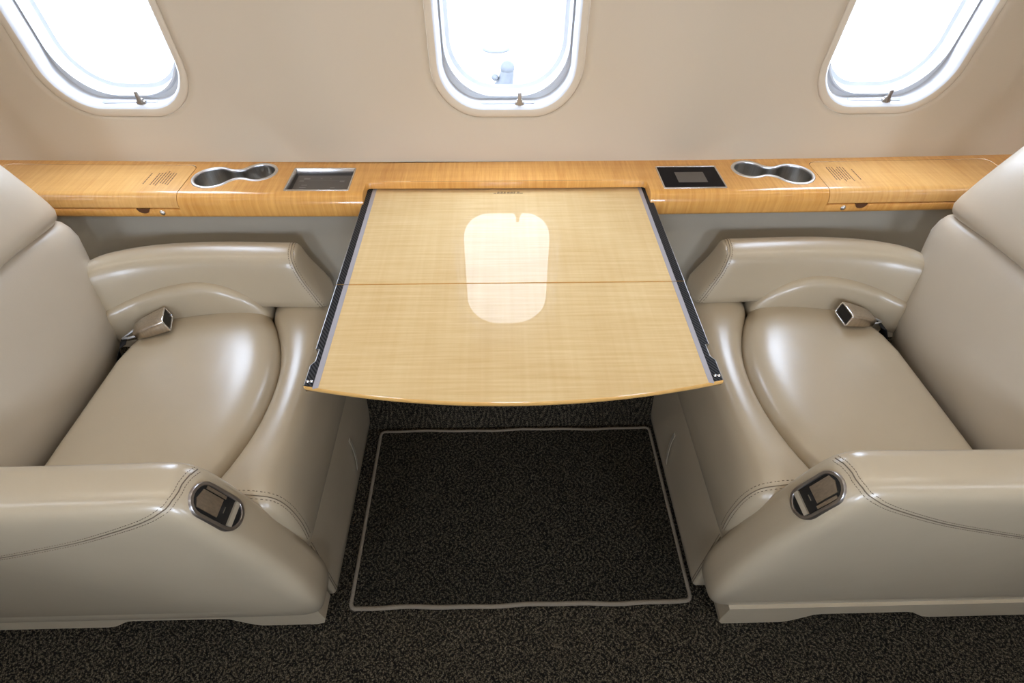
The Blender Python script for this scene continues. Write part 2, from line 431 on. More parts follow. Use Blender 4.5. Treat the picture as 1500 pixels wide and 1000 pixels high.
# ------------------------------------------------------------------ side ledge
ledge = empty('side_ledge', (0, 1.06, .64), 'long glossy honey maple ledge running along the wall under the three windows', 'ledge')
ZL = .69
YF = 1.000; YR = 1.0215        # front face, where the top starts to roll over
def lb(p): return (p[0], p[1]+bow(p[0])*(.75+.25*max(0, min(1, (p[1]-1.0)/.15))), p[2])
def arc(cx, cy, r, a0, a1, n): return [(cx+r*math.cos(lerp(a0, a1, k/n)), cy+r*math.sin(lerp(a0, a1, k/n))) for k in range(n+1)]
def roll(n=8):
    # section of the rounded nose, from the top (YR, ZL) to the face (YF, .656)
    return [(YR-(YR-YF)*math.sin(PI/2*k/n), ZL-.026*(1-math.cos(PI/2*k/n))) for k in range(n+1)]
def peanut(s, grow=0.0):
    c1 = Vector((s*.647, 1.080)); r1 = .0425+grow; c2 = Vector((s*.5525, 1.104)); r2 = .0365+grow; rf = .030-grow
    d = (c2-c1); D = d.length; u = d/D; w = Vector((-u.y, u.x))
    a = ((r1+rf)**2-(r2+rf)**2+D*D)/(2*D); h = math.sqrt(max(0, (r1+rf)**2-a*a))
    out = []
    def arcp(c, r, p, q, n, ccw=True):
        a0 = math.atan2(p.y-c.y, p.x-c.x); a1 = math.atan2(q.y-c.y, q.x-c.x)
        if ccw and a1 < a0: a1 += 2*PI
        if not ccw and a1 > a0: a1 -= 2*PI
        return [Vector((c.x+r*math.cos(lerp(a0, a1, k/n)), c.y+r*math.sin(lerp(a0, a1, k/n)))) for k in range(n)]
    fT = c1+u*a+w*h; fB = c1+u*a-w*h
    t1T = c1+(fT-c1).normalized()*r1; t1B = c1+(fB-c1).normalized()*r1
    t2T = c2+(fT-c2).normalized()*r2; t2B = c2+(fB-c2).normalized()*r2
    out += arcp(c1, r1, t1T, t1B, 30); out += arcp(fB, rf, t1B, t2B, 8, False); out += arcp(c2, r2, t2B, t2T, 26); out += arcp(fT, rf, t2T, t1T, 8, False)
    return [(p.x, p.y) for p in out]
LIDA, LIDB, LIDY, LR = .7005, 1.137, 1.1335, .018
gap = .0013
def screen_rect(s, ins=0.0): return rrect(s*.409, 1.0725, .0685-ins, .0475-ins, .003, 2)
g = G()
# outline of the top in one go: back edge, then along the front with the lid bays and the table notch cut out
def xsub(a, b, y, n): return [(lerp(a, b, k/n), y) for k in range(n)]
out = xsub(-1.6, 1.6, 1.1512, 16)+[(1.6, 1.1512)]
out += xsub(1.6, LIDB+gap, YR, 3)+[(LIDB+gap, YR)]
out += arc(LIDB+gap-LR, LIDY+gap-LR, LR, 0, PI/2, 5)
out += xsub(LIDB-LR-.02, LIDA+.05, LIDY+gap, 4)
out += arc(LIDA-gap+LR, LIDY+gap-LR, LR, PI/2, PI, 5)
out += [(LIDA-gap, YR)] + xsub(.60, .33, YR, 3)+[(.308, YR)]
out += arc(.308-.010, 1.062-.010, .010, 0, PI/2, 4)
mir = [(-x, y) for x, y in out[17:]]
out = out[:17]+out[17:]+mir[::-1]
holes = [peanut(s) for s in (-1, 1)]+[screen_rect(s) for s in (-1, 1)]
g.poly(out, holes, ZL)
for s in (-1, 1):
    R_ = roll()
    for xa, xb in ((.308, LIDA-gap), (LIDB+gap, 1.6)):
        xl = [lerp(xa, xb, k/6) for k in range(7)]
        g.loft([[(s*x, y, z) for x in xl] for y, z in R_+[(YF, .645), (YF+.002, .6405), (YF+.006, .639), (1.06, .639)]], closed=False)
    # strip under the lid
    xl = [lerp(LIDA-gap, LIDB+gap, k/6) for k in range(7)]
    g.loft([[(s*x, y, z) for x in xl] for y, z in ((YF+.03, .6595), (YF+.0015, .6595), (YF, .658), (YF, .645), (YF+.002, .6405), (YF+.006, .639), (1.06, .639))], closed=False)
    # cheeks of the table notch
    ch = [(1.062, ZL)]+R_+[(YF, .645), (YF+.002, .6405), (YF+.006, .639), (1.062, .639)]
    g.add([(s*.308, y, z) for y, z in ch], [tuple(range(len(ch)))])
    # lid bay cheeks
    for xx in (LIDA-gap, LIDB+gap):
        ch2 = [(1.06, ZL)]+R_+[(YF, .6595), (1.06, .6595)]
        g.add([(s*xx, y, z) for y, z in ch2], [tuple(range(len(ch2)))])
for s in (-1, 1):
    ca = arc(.298, 1.052, .010, 0, PI/2, 4); ca = [(s*x, y) for x, y in ca]
    g.loft([[(x, y, ZL) for x, y in ca], [(x, y-.002, ZL-.002) for x, y in ca], [(x, y-.003, .6745) for x, y in ca], [(x+s*.02, y+.02, .674) for x, y in ca]], closed=False)
# lip of the notch over the table
xl = [lerp(-.298, .298, k/10) for k in range(11)]
g.loft([[(x, y, z) for x in xl] for y, z in ((1.062, ZL), (1.0600, .6892), (1.059, .687), (1.0588, .6745), (1.075, .6735))], closed=False)
g.v = [lb(p) for p in g.v]
g.link('ledge_body', M_['ledge'], ledge, recalc=False, sharp=50)
# dark trays under the lid gaps, screens and cup wells
for s in (-1, 1):
    g = G()
    g.add([lb((s*x, y, z)) for x, y, z in ((LIDA-.006, YF+.008, .6592), (LIDB+.006, YF+.008, .6592), (LIDB+.006, YF+.012, .655), (LIDA-.006, YF+.012, .655))], [(0, 1, 2, 3)])
    a = [lb((x, y, ZL-.007)) for x, y in [(s*(LIDA-.006), YF+.02), (s*(LIDB+.006), YF+.02), (s*(LIDB+.006), LIDY+.008), (s*(LIDA-.006), LIDY+.008)]]
    g.add(a, [(0, 1, 2, 3)])
    bay = [(s*(LIDA-gap*.9), YR+.001)]+[(s*x, y) for x, y in arc(LIDA-gap*.9+LR, LIDY+gap*.9-LR, LR, PI, PI/2, 5)]+[(s*x, y) for x, y in arc(LIDB+gap*.9-LR, LIDY+gap*.9-LR, LR, PI/2, 0, 5)]+[(s*(LIDB+gap*.9), YR+.001)]
    g.loft([[lb((x, y, ZL-.0002)) for x, y in bay], [lb((x, y, ZL-.012)) for x, y in bay]], closed=False)
    g.link('lid_bay', M_['groove'], ledge, smooth=False)
    # storage lid
    g = G()
    o2 = xsub(LIDA, LIDB, YR, 5)+[(LIDB, YR)]+arc(LIDB-LR, LIDY-LR, LR, 0, PI/2, 5)+arc(LIDA+LR, LIDY-LR, LR, PI/2, PI, 5)
    o2 = [(s*x, y) for x, y in o2]
    g.poly(o2, [], ZL)
    g.loft([[(x, y, ZL) for x, y in o2[5:]+o2[:1]], [(x, y, ZL-.006) for x, y in o2[5:]+o2[:1]]], closed=False)
    xl = [lerp(LIDA, LIDB, k/6) for k in range(7)]
    prof = roll()+[(YF, .664), (YF+.001, .6625), (YF+.01, .6622)]
    g.loft([[(s*x, y, z) for x in xl] for y, z in prof], closed=False)
    for xx in (LIDA, LIDB):
        ch2 = [(1.05, ZL)]+prof+[(1.05, .6622)]
        g.add([(s*xx, y, z) for y, z in ch2], [tuple(range(len(ch2)))])
    g.v = [lb(p) for p in g.v]
    lid = g.link('storage_lid', M_['lid'], ledge, recalc=False, sharp=50)
    # worn little placard of fine print, lines running front to back
    g = G()
    lines = [(.0, 1.052, 1.098)]+[(.017+.0062*k, 1.052+random.uniform(-.007, .004), 1.102+random.uniform(-.006, .008)) for k in range(7)]
    for k, (dx, ya, yb) in enumerate(lines):
        x = s*(.788-dx*1.0); y = ya
        while y < yb:
            ln = random.uniform(.003, .008)
            g.box(x-.0010, x+.0010, y, min(y+ln, yb), ZL+.00005, ZL+.0003); y += ln+.0017
    g.v = [lb(p) for p in g.v]
    g.link('placard_print', M_['ink'], lid, smooth=False)
    # finger notch below the lid edge: half-round dark recess
    g = G(); cx = s*.778
    ring = [(cx+.0135*math.cos(PI+PI*k/12), .6615+.0115*math.sin(PI+PI*k/12)) for k in range(13)]
    g.add([lb((x, YF-.0006, z)) for x, z in ring]+[lb((x, YF+.004, z)) for x, z in ring], [tuple(range(13)), tuple(range(25, 12, -1))]+[(i, i+1, i+14, i+13) for i in range(12)])
    g.link('finger_notch', M_['groove'], ledge, smooth=False)
    # round latch button
    g = G(); cx = s*.7405
    prof = [(.0002, -.0036), (.0022, -.0033), (.0042, -.0022), (.0046, -.0008), (.0058, -.0006), (.0060, .002)]
    g.loft([[lb((cx+r*math.cos(2*PI*k/16), YF+d, .6515+r*math.sin(2*PI*k/16))) for k in range(16)] for r, d in prof])
    g.link('latch_button', M_['silver'], ledge)
    # cup holder
    cup = G(); pts = peanut(s, -.0035)
    rr = [(0.0035, 0), (.0030, .0013), (.0005, .0020), (-.0030, .0016), (-.0038, 0), (-.0040, -.003)]
    cup.loft([[lb((x, y, ZL+z)) for x, y in peanut(s, gw)] for gw, z in rr])
    rim = cup.link('cup_holder', M_['rim'], ledge)
    g = G()
    w1 = [(x, y) for x, y in peanut(s, -.0039)]
    g.loft([[lb((x, y, ZL-.002)) for x, y in w1], [lb((x, y, ZL-.02)) for x, y in w1], [lb((x, y, ZL-.046)) for x, y in w1]])
    g.poly([lb((x, y, 0))[:2] for x, y in w1], [], ZL-.046)
    g.link('cup_well', M_['steel'], rim, sharp=40)
    # screens
    scr = G()
    q0, q1 = screen_rect(s, -.0012), screen_rect(s, .0022)
    scr.loft([[lb((x, y, ZL+.0001)) for x, y in q0], [lb((x, y, ZL+.0016)) for x, y in screen_rect(s, -.0006)], [lb((x, y, ZL+.0018)) for x, y in screen_rect(s, .0014)], [lb((x, y, ZL+.0008)) for x, y in q1], [lb((x, y, ZL-(.014 if s < 0 else .001))) for x, y in q1]])
    fr = scr.link('control_screen', M_['silver'], ledge, sharp=40)
    if s < 0:
        fr['label'] = 'recessed grey touch screen with thin metal frame and faint marks'
        z0 = ZL-.012
        g = G(); g.poly([lb((x, y, 0))[:2] for x, y in q1], [], z0); g.link('screen_recess', M_['black'], fr, smooth=False)
        g = G(); g.poly([lb((x, y, 0))[:2] for x, y in rrect(-.407, 1.068, .0625, .0405, .002, 2)], [], z0+.0012); g.link('screen_glass', M_['screen_grey'], fr, smooth=False)
        g = G()
        def mk(x0, x1, y, hgt): g.box(x0, x1, y-hgt/2, y+hgt/2, z0+.0014, z0+.0016)
        for k, (w, xx) in enumerate(((.013, -.4535), (.014, -.4555), (.013, -.4575), (.014, -.459))): mk(xx, xx+w, 1.066-.0095*k, .0030)
        mk(-.454, -.440, 1.094, .007); mk(-.462, -.452, 1.084, .004); mk(-.417, -.413, 1.094, .004); mk(-.396, -.393, 1.094, .003); mk(-.372, -.362, 1.083, .007); mk(-.388, -.378, 1.055, .003)
        for k in range(3): mk(-.44, -.36, 1.100-.0075*k, .0007)
        g.v = [lb(p) for p in g.v]
        g.link('screen_marks', M_['screen_mark'], fr, smooth=False)
    else:
        fr['label'] = 'flush black glass touch screen with small grey display inside thin metal frame'
        g = G(); g.poly([lb((x, y, 0))[:2] for x, y in q1], [], ZL+.0006); g.link('screen_glass', M_['glass_black'], fr, smooth=False)
        g = G(); x0 = .409
        g.poly([lb((x, y, 0))[:2] for x, y in rrect(x0+.001, 1.071, .0325, .0225, .001, 1)], [], ZL+.0008); g.link('display', M_['screen_grey2'] if 'screen_grey2' in M_ else M_['screen_grey'], fr, smooth=False)

# ------------------------------------------------------------------ folding table
table = empty('folding_table', (.003, .78, .655), 'pale glossy maple fold-out table with black carbon side rails between the two seats', 'table')
ZTB = .67
XL, XR = -.311, .316
def tx(s): return XL if s < 0 else XR
def front_y(x):
    t = (x-.003)/.3135; return .504-.036*(1-abs(t)**2.0)
YB, YFO = 1.080, .737
wl, wr = -.285, .290        # inner wood field at the back, slightly narrower at the front
for nm, ya, yb_ in (('rear', YFO+.0009, YB), ('front', None, YFO-.0009)):
    g = G()
    xs = [lerp(XL, XR, k/32) for k in range(33)]
    def yf(x): return front_y(x) if ya is None else ya
    xs_in = [lerp(-.2885, .2925, k/32) for k in range(33)]
    top0 = [(x, yf(x)+.0008, ZTB) for x in xs_in]; top1 = [(x, yb_-.0006, ZTB) for x in xs_in]
    g.loft([[(x, yb_, ZTB-.014) for x in xs_in], [(x, yb_, ZTB-.0008) for x in xs_in], top1, top0], closed=False)
    leaf = g.link('table_leaf', M_['table'], table, recalc=False, sharp=30)
    # edge banding and underside
    g = G()
    g.loft([[(x, yf(x)+.0008, ZTB) for x in xs], [(x, yf(x)-.0006, ZTB-.0018) for x in xs], [(x, yf(x)-.0006, ZTB-.0065) for x in xs], [(x, yf(x)+.004, ZTB-.014) for x in xs], [(x, yb_, ZTB-.014) for x in xs]], closed=False)
    g.link('edge_band', M_['edge'], leaf, recalc=False, sharp=50)
    if ya is not None:
        g = G()
        for i in range(9):
            xa = -.030+.0072*i; xb = xa+random.uniform(.0045, .0068)
            hh = .0045 if 1 < i < 7 else .0016
            g.box(xa, xb, 1.0445-.0008, 1.0445+.0008, ZTB+.00005, ZTB+.0003)
            if 0 < i < 8: g.box(xa+.001, xb, 1.0495-.0012, 1.0495+.0012, ZTB+.00005, ZTB+.0003)
        g.link('print_line', M_['ink'], leaf, smooth=False)
    for s in (-1, 1):
        xo = tx(s); xi = -.2970 if s < 0 else .3005; xg = -.2885 if s < 0 else .2925
        y0 = front_y(xo) if ya is None else ya
        # black woven rail, with the latch recess near the front on the front leaf
        def rail(inset, zz):
            if ya is None:
                p = [(xo-s*0, y0+.001), (xo, .545), (xo-s*.0058, .553), (xo-s*.0062, .578), (xo-s*.0005, .580), (xo-s*.0005, yb_)]
            else: p = [(xo, y0), (xo, lerp(y0, yb_, .5)), (xo, yb_)]
            return [(x-s*inset, y, zz) for x, y in p]
        a = rail(.0012, ZTB+.0006); n_ = len(a)
        inn = [(xi, lerp(front_y(xi)+.0008 if ya is None else y0, yb_, k/(n_-1)), ZTB+.0006) for k in range(n_)]
        for k in range(n_): inn[k] = (xi, a[k][1] if k else (front_y(xi)+.0012 if ya is None else a[0][1]), ZTB+.0006)
        g = G(); g.loft([[(xi, p[1], ZTB-.0002) for p in inn], inn, a], closed=False)
        rl = g.link('side_rail', M_['carbon'], leaf, recalc=True, sharp=30)
        g = G(); g.loft([a, rail(.0, ZTB+.0002), rail(0, ZTB-.013), rail(.012, ZTB-.014)], closed=False)
        g.link('rail_edge', M_['rail_edge'], rl, sharp=30)
        # grey strip between the rail and the wood
        yq = front_y(xg)+.001 if ya is None else ya
        g = G(); x0_, x1_ = min(xi, xg), max(xi, xg)
        g.box(x0_, x1_, yq, yb_-.0004, ZTB-.003, ZTB+.0004)
        g.link('grey_strip', M_['grey'], leaf, smooth=False)
        if ya is None:
            g = G(); cx, cy = xo-s*.0075, .5125
            for q in (-.0028, .0028):
                g.loft([[(cx+q+r*math.cos(2*PI*k/12), cy+r*math.sin(2*PI*k/12), ZTB+.0005+z) for k in range(12)] for r, z in ((.0024, 0), (.0023, .0012), (.0012, .0016), (.0001, .0012))])
            g.link('screw', M_['chrome'], rl)
g = G()
for s in (-1, 1): g.rbox(s*.2-.02, s*.2+.02, .70, 1.12, ZTB-.027, ZTB-.0142, .003)
g.box(-.222, .222, 1.10, 1.14, ZTB-.029, ZTB-.012)
g.link('support_arm', M_['black'], table)

# ------------------------------------------------------------------ seats
def stitches(g, tree, pts, d=None, r=.0006, off=0.0, n=5, dash=None, lift=.0005):
    """thread run snapped to a surface; d: ray direction (from outside) or None for nearest"""
    P = catmull(pts, n) if n > 1 else [Vector(p) for p in pts]
    out = []
    for i, p in enumerate(P):
        if d is not None:
            dv = Vector(d).normalized(); h, nn = snap_ray(tree, p-dv*.15, dv)
            if h is None: h, nn = snap_near(tree, p)
        else: h, nn = snap_near(tree, p)
        if h is None: continue
        a = P[max(0, i-1)]; b = P[min(len(P)-1, i+1)]
        if off:
            side = (b-a).cross(nn)
            if side.length > 0: h = h + side.normalized()*off; h, nn = snap_near(tree, h)
        h = h+nn*lift
        if not out or (h-out[-1]).length > 2e-4: out.append(h)
    if dash:
        acc = []; dist = 0
        i = 0
        res = []
        for p, q in zip(out, out[1:]):
            m = max(1, int((q-p).length/dash)); 
            for k in range(m): res.append(p.lerp(q, k/m))
        for k in range(0, len(res)-1, 2): tube(g, [res[k], res[k].lerp(res[k+1], .95)], r, 4)
    else: tube(g, out, r, 5)
    return out

def make_seat(s, dx, label, n_):
    """s=+1: seat on the +x side facing -x; a = distance from the table centre line"""
    X = lambda a: s*(a+dx)
    def P3(a, y, z): return (X(a), y, z)
    root = empty('club_seat', (X(.78), .66, 0), label, 'seat', 'facing leather club seats')
    Lm = M_['leather']
    # ---- base body with front calf panel
    g = G()
    def base_ring(z, ins): return [P3(x, y, z) for x, y in rrect(.72, .655, .315-ins, .205-ins, .02, 4)]
    g.loft([base_ring(.03, .01), base_ring(.035, .002), base_ring(.06, 0), base_ring(.34, 0), base_ring(.38, .01)], True, True, True)
    g.link('seat_base', M_['leather_shaded'], root)
    g = G()
    # calf panel: tall pad in front, outline in (y, z)
    def panel_ring(a_off, ins):
        return [P3(.397-.006*(z-.02)/.25+a_off, y, z) for y, z in rrect(.6825, .158, .2525-ins, .142-ins, .016, 4)]
    g.loft([panel_ring(.05, 0), panel_ring(.006, 0), panel_ring(.002, .0015), panel_ring(0, .006), panel_ring(-.002, .03)], True, True, True)
    cp = g.link('calf_panel', Lm, root)
    tr = bvh(cp); g = G()
    for o in (.006, .012):
        tube(g, [P3(.3968-.006*(z-.02)/.25-.0008, .430+o+.001, z) for z in (.27, .2, .1, .03)], .0008, 5)
    g.link('stitching', M_['thread'], cp)
    # little pull tab on the calf panel
    g = G()
    tp = [P3(.3915, .735, .185), P3(.3885, .733, .150), P3(.3885, .727, .105), P3(.3915, .722, .072)]
    pts = catmull(tp, 6)
    g.loft([[p+Vector((0, q, 0)) + Vector((-s*w, 0, 0)) for q, w in ((-.005, 0), (.005, 0), (.005, .002), (-.005, .002))] for p in pts], True, True, True)
    g.link('pull_tab', M_['cream_metal'], root, smooth=False)
    # ---- main cushion (height field over its outline)
    seam = [(.566, .93), (.520, .855), (.487, .765), (.4765, .69), (.480, .60), (.497, .53), (.520, .470), (.545, .432)]
    seamc = [(p.x, p.y) for p in catmull([(a, y, 0) for a, y in seam], 6)]
    outline = seamc + [(.62, .431), (.72, .430), (.80, .431), (.834, .438), (.832, .47), (.832, .56), (.830, .66), (.827, .76), (.816, .812), (.798, .848), (.775, .884), (.72, .905), (.64, .918), (.60, .928)]
    m_ = len(outline); dense = []
    for i in range(m_):
        p, q = outline[i], outline[(i+1) % m_]
        k_ = max(1, int(math.hypot(p[0]-q[0], p[1]-q[1])/.02))
        for k in range(k_): dense.append((lerp(p[0], q[0], k/k_), lerp(p[1], q[1], k/k_)))
    def spine(a, y): return (max(.60, min(.74, a)), max(.56, min(.74, y)))
    def seam_a(y):
        tab = sorted([(y_, a_) for a_, y_ in seamc]); return interp(tab, y)
    def dline(a, y):
        best = 9
        for i in range(len(dense)):
            (x0, y0), (x1, y1) = dense[i], dense[(i+1) % len(dense)]
            dx_, dy_ = x1-x0, y1-y0; l2 = dx_*dx_+dy_*dy_
            tt = max(0, min(1, ((a-x0)*dx_+(y-y0)*dy_)/l2)) if l2 else 0
            best = min(best, math.hypot(a-x0-tt*dx_, y-y0-tt*dy_))
        return best
    dsp = [(dense[i], math.hypot(dense[(i+1) % len(dense)][0]-dense[i-1][0], dense[(i+1) % len(dense)][1]-dense[i-1][1])/2) for i in range(len(dense))]
    def dsoft(a, y):
        q = sum(w/max(1e-9, ((a-p[0])**2+(y-p[1])**2)**2) for p, w in dsp)
        return (q*2/PI)**(-1/3)
    rings = []
    Z0, ER = .436, .019
    for dist, kind in ((0, 'b'), (0, 's'), (.003, 0), (.007, 0), (.012, 0), (.018, 0), (.026, 0), (.036, 0), (.05, 0), (.07, 0), (.09, 0), (.115, 0), (.14, 0), (.17, 0)):
        rg = []
        for a, y in dense:
            sx, sy = spine(a, y); Ld = math.hypot(sx-a, sy-y); t = min(dist/Ld, .93) if Ld > 0 else 0
            pa, py = lerp(a, sx, t), lerp(y, sy, t)
            if kind == 'b': z = .34
            elif kind == 's': z = Z0
            else:
                dd = dline(pa, py)
                e = min(dd/.022, 1); z = Z0 + ER*math.sqrt(max(0, 1-(1-e)**2)) + .005*(1-math.exp(-(dsoft(pa, py)/.08)**1.8)) + .016*(1-math.exp(-(max(0, pa-seam_a(py))/.030)**1.4)) - .05*max(0, pa-seam_a(py)-.05)
            rg.append(P3(pa, py, z))
        rings.append(rg)
    g = G(); g.loft(rings, True, False, True)
    cush = g.link('seat_cushion', Lm, root)
    # ---- front roll: section lofted across the seat
    rings = []
    for y, ins in ((.412, .060), (.413, .036), (.418, .018), (.427, .007), (.440, .001), (.455, 0), (.50, 0), (.55, 0), (.60, 0), (.65, 0), (.70, 0), (.75, 0), (.80, 0), (.85, 0), (.89, 0), (.93, 0), (.95, .004), (.958, .012), (.96, .03)):
        sa = seam_a(max(.434, min(.90, y)))
        fa = .384+.010*sm(.8, .92, y)
        sec = [(sa+.004, .34), (sa+.004, .415), (sa-.001, .436), (sa-.005, .447)]
        sec += [(lerp(sa, fa, q), z) for q, z in ((.13, .4605), (.26, .4675), (.39, .4705), (.52, .4715), (.65, .4705), (.76, .4655), (.86, .455), (.93, .438), (.98, .416))]
        sec += [(fa-.001, .388), (fa-.003, .36), (fa-.002, .33), (fa+.001, .30), (fa+.003, .278), (fa+.010, .268), (fa+.03, .264), (fa+.08, .264), (sa+.004, .29)]
        ca, cz = (sa+fa)/2, .365
        rg = []
        for a, z in sec:
            Ld = math.hypot(a-ca, z-cz); t = min(.9, ins/Ld)
            rg.append(P3(lerp(a, ca, t), y, lerp(z, cz, t)))
        rings.append(rg)
    g = G(); g.loft(rings, True, True, True)
    rollo = g.link('front_bolster', Lm, root, subsurf=1)
    tr = bvh(rollo); g = G()
    def endline(y): 
        return [P3(a, y, z) for a, z in ((.53, .462), (.50, .466), (.46, .468), (.43, .463), (.40, .452), (.385, .42), (.382, .37), (.383, .30))]
    for y_, dsh in ((.440, None), (.447, .0022), (.4345, .0022)):
        stitches(g, tr, endline(y_), None, .0007 if dsh is None else .0006, n=8, dash=dsh)
    g.link('stitching', M_['thread'], rollo)
    # ---- outboard armrest
    Yo = [(.40, .985), (.47, .980), (.56, .986), (.665, .988), (.74, .982), (.805, .970), (.85, .950), (.885, .928), (.92, .90)]
    rings = []
    yo = lambda a: interp(Yo, a)
    avals = [(.452, .034), (.4525, .020), (.455, .009), (.459, .003), (.468, 0), (.485, 0), (.52, 0), (.56, 0), (.61, 0), (.665, 0), (.72, 0), (.77, 0), (.81, 0), (.84, 0), (.865, 0), (.885, .006), (.893, .02), (.896, .035)]
    for a, ins in avals:
        o_ = (yo(a-.03)+yo(a)+yo(a+.03))/3; i_ = o_-.066
        sec = [(i_-.022, .455), (i_-.021, .49), (i_-.016, .53), (i_-.009, .562), (i_-.003, .582), (i_+.005, .591), (i_+.014, .5965), (i_+.028, .6005), (i_+.042, .602), (i_+.055, .599), (o_-.004, .592), (o_, .580), (o_+.004, .55), (o_+.010, .50), (o_+.012, .455)]
        cy, cz = (i_+o_)/2, .525
        rg = []
        for y, z in sec:
            Ld = math.hypot(y-cy, z-cz); t = min(.9, ins/Ld)
            zz = lerp(z, cz, t)
            sh = -.052*sm(.585, .44, zz)*max(0, 1-(a-.452)/.16) if a < .612 else 0
            rg.append(P3(a+sh, lerp(y, cy, t), zz))
        rings.append(rg)
    g = G(); g.loft(rings, True, True, True)
    arm_o = g.link('outboard_armrest', Lm, root, subsurf=1)
    tr = bvh(arm_o); g = G()
    i_ = yo(.46)-.066
    ln = [P3(.470, i_+.060, .590), P3(.466, i_+.04, .602), P3(.464, i_+.018, .601), P3(.461, i_+.004, .59), P3(.455, i_-.006, .57), P3(.440, i_-.016, .53), P3(.424, i_-.022, .49), P3(.415, i_-.023, .465)]
    for o_, dsh in ((0, None), (.005, .0022), (-.005, .0022)):
        stitches(g, tr, ln, None, .0006, off=o_, n=8, dash=dsh)
    g.link('stitching', M_['thread'], arm_o)
    # padded half-moon panel under the armrest
    top = [(.545, .452), (.552, .470), (.572, .498), (.60, .519), (.635, .534), (.675, .541), (.72, .538), (.77, .530), (.82, .518), (.862, .506)]
    tc = [(p.x, p.y) for p in catmull([(a, z, 0) for a, z in top], 5)]
    outl = tc+[(.875, .49), (.875, .45), (.875, .42)]+[(lerp(.86, .56, k/12), .415) for k in range(13)]+[(.545, .43)]
    rings = []
    cy0 = lambda a: interp(Yo, a)-.066-.020
    for dist, yy in ((0, .03), (0, .004), (.002, -.004), (.006, -.009), (.012, -.0125), (.02, -.0145), (.035, -.016), (.06, -.017)):
        rg = []
        for a, z in outl:
            sa, sz = max(.64, min(.80, a)), .465
            Ld = math.hypot(sa-a, sz-z); t = min(.92, dist/Ld) if Ld > 0 else 0
            pa = lerp(a, sa, t); rg.append(P3(pa, cy0(pa)+yy, lerp(z, sz, t)))
        rings.append(rg)
    g = G(); g.loft(rings, True, False, True)
    g.link('side_pad', Lm, root)
    # ---- aisle armrest
    prof = [(1.25, .592), (1.1, .593), (.95, .594), (.80, .595), (.70, .596), (.62, .5975), (.56, .599), (.52, .600), (.495, .598), (.478, .590), (.463, .574), (.450, .548), (.436, .510), (.422, .470), (.409, .430), (.397, .385), (.386, .335), (.377, .285), (.3715, .235), (.372, .19), (.379, .150), (.393, .118), (.415, .103), (.45, .098), (.56, .096), (.70, .095), (.85, .094), (1.0, .094), (1.15, .094), (1.25, .094)]
    pc = [(p.x, p.y) for p in catmull([(a, z, 0) for a, z in prof], 2)]
    rings = []
    for y, ins in ((.434, .10), (.4335, .045), (.432, .022), (.428, .009), (.421, .002), (.410, 0), (.395, 0), (.380, 0), (.369, .001), (.361, .004), (.3545, .010), (.3495, .020), (.3470, .034), (.3455, .052), (.3450, .075)):
        rg = []
        for a, z in pc:
            sa, sz = max(.50, min(1.3, a)), lerp(.36, .345, 0)
            Ld = math.hypot(sa-a, sz-z); t = min(.94, ins/Ld) if Ld > 0 else 0
            zz = lerp(z, sz, t); pa = lerp(a, sa, t)
            tuck = .011*sm(.26, .09, zz) if y < .39 else 0
            rg.append(P3(pa, y+tuck*(.39-y)/.045 if y < .39 else y, zz))
        rings.append(rg)
    g = G(); g.loft(rings, True, True, True)
    arm_i = g.link('aisle_armrest', Lm, root)
    # seam over the top and back along the side
    tr = bvh(arm_i); g = G()
    ln = [P3(.462, .426, .588), P3(.464, .412, .597), P3(.468, .395, .60), P3(.472, .378, .60), P3(.477, .364, .597), P3(.487, .354, .588), P3(.52, .350, .568), P3(.565, .348, .546), P3(.642, .347, .511), P3(.719, .346, .483), P3(.798, .346, .457), P3(.90, .346, .430), P3(1.05, .346, .40)]
    stitches(g, tr, ln, None, .0009, n=8)
    for o_ in (.0055, -.0055): stitches(g, tr, ln, None, .0006, off=o_, n=8, dash=.0022)
    g.link('stitching', M_['thread'], arm_i)
    # ---- recline handle: stadium bezel let into the sloping nose
    ctr, nn = snap_ray(tr, Vector(P3(.30, .383, .605)), Vector((s*.90, 0, -.42)))
    ctr, nn = snap_near(tr, P3(.446, .384, .536))
    nn = Vector((-s*.90, -.04, .40)).normalized()
    ax = (Vector((s*.40, .0, .90)) - nn*nn.dot(Vector((s*.40, .0, .90)))).normalized()   # up the slope
    bx_ = nn.cross(ax).normalized()
    def hp(u, v, w): return ctr + ax*u + bx_*v + nn*w
    def stad(hl, r, w, n=10): 
        o = []
        for k in range(n+1): t = -PI/2+PI*k/n; o.append(hp((hl-r)+r*math.cos(t), r*math.sin(t), w))
        for k in range(n+1): t = PI/2+PI*k/n; o.append(hp(-(hl-r)+r*math.cos(t), r*math.sin(t), w))
        return o
    g = G(); g.loft([stad(.0500, .0265, -.014), stad(.0500, .0265, .0020), stad(.0492, .0257, .0032), stad(.0450, .0215, .0032), stad(.0440, .0205, .0020), stad(.0440, .0205, .0008)])
    hd = g.link('recline_handle', M_['ring'], root, sharp=50)
    g = G(); g.loft([stad(.0442, .0207, .0009), stad(.001, .0005, .0009)], True, False, True); g.link('handle_recess', M_['black'], hd, smooth=False)
    def plate(us, vs, w0, w1): 
        gg = G(); q = [(us[0], vs[0]), (us[1], vs[0]), (us[1], vs[1]), (us[0], vs[1])]
        return gg.loft([[hp(u, v, w0) for u, v in q], [hp(u, v, w1) for u, v in q]], True, True, True)
    side = s   # towards the aisle edge of the bezel
    g = G()
    q = [(.034, -.012), (.039, .004), (.034, .0155), (-.004, .0155), (-.004, -.012)]
    g.loft([[hp(u, v, .001) for u, v in q], [hp(u, v, .0026) for u, v in q]], True, True, True)
    q = [(.030, -.0195), (.030, -.0145), (-.008, -.0145), (-.008, -.0195)]
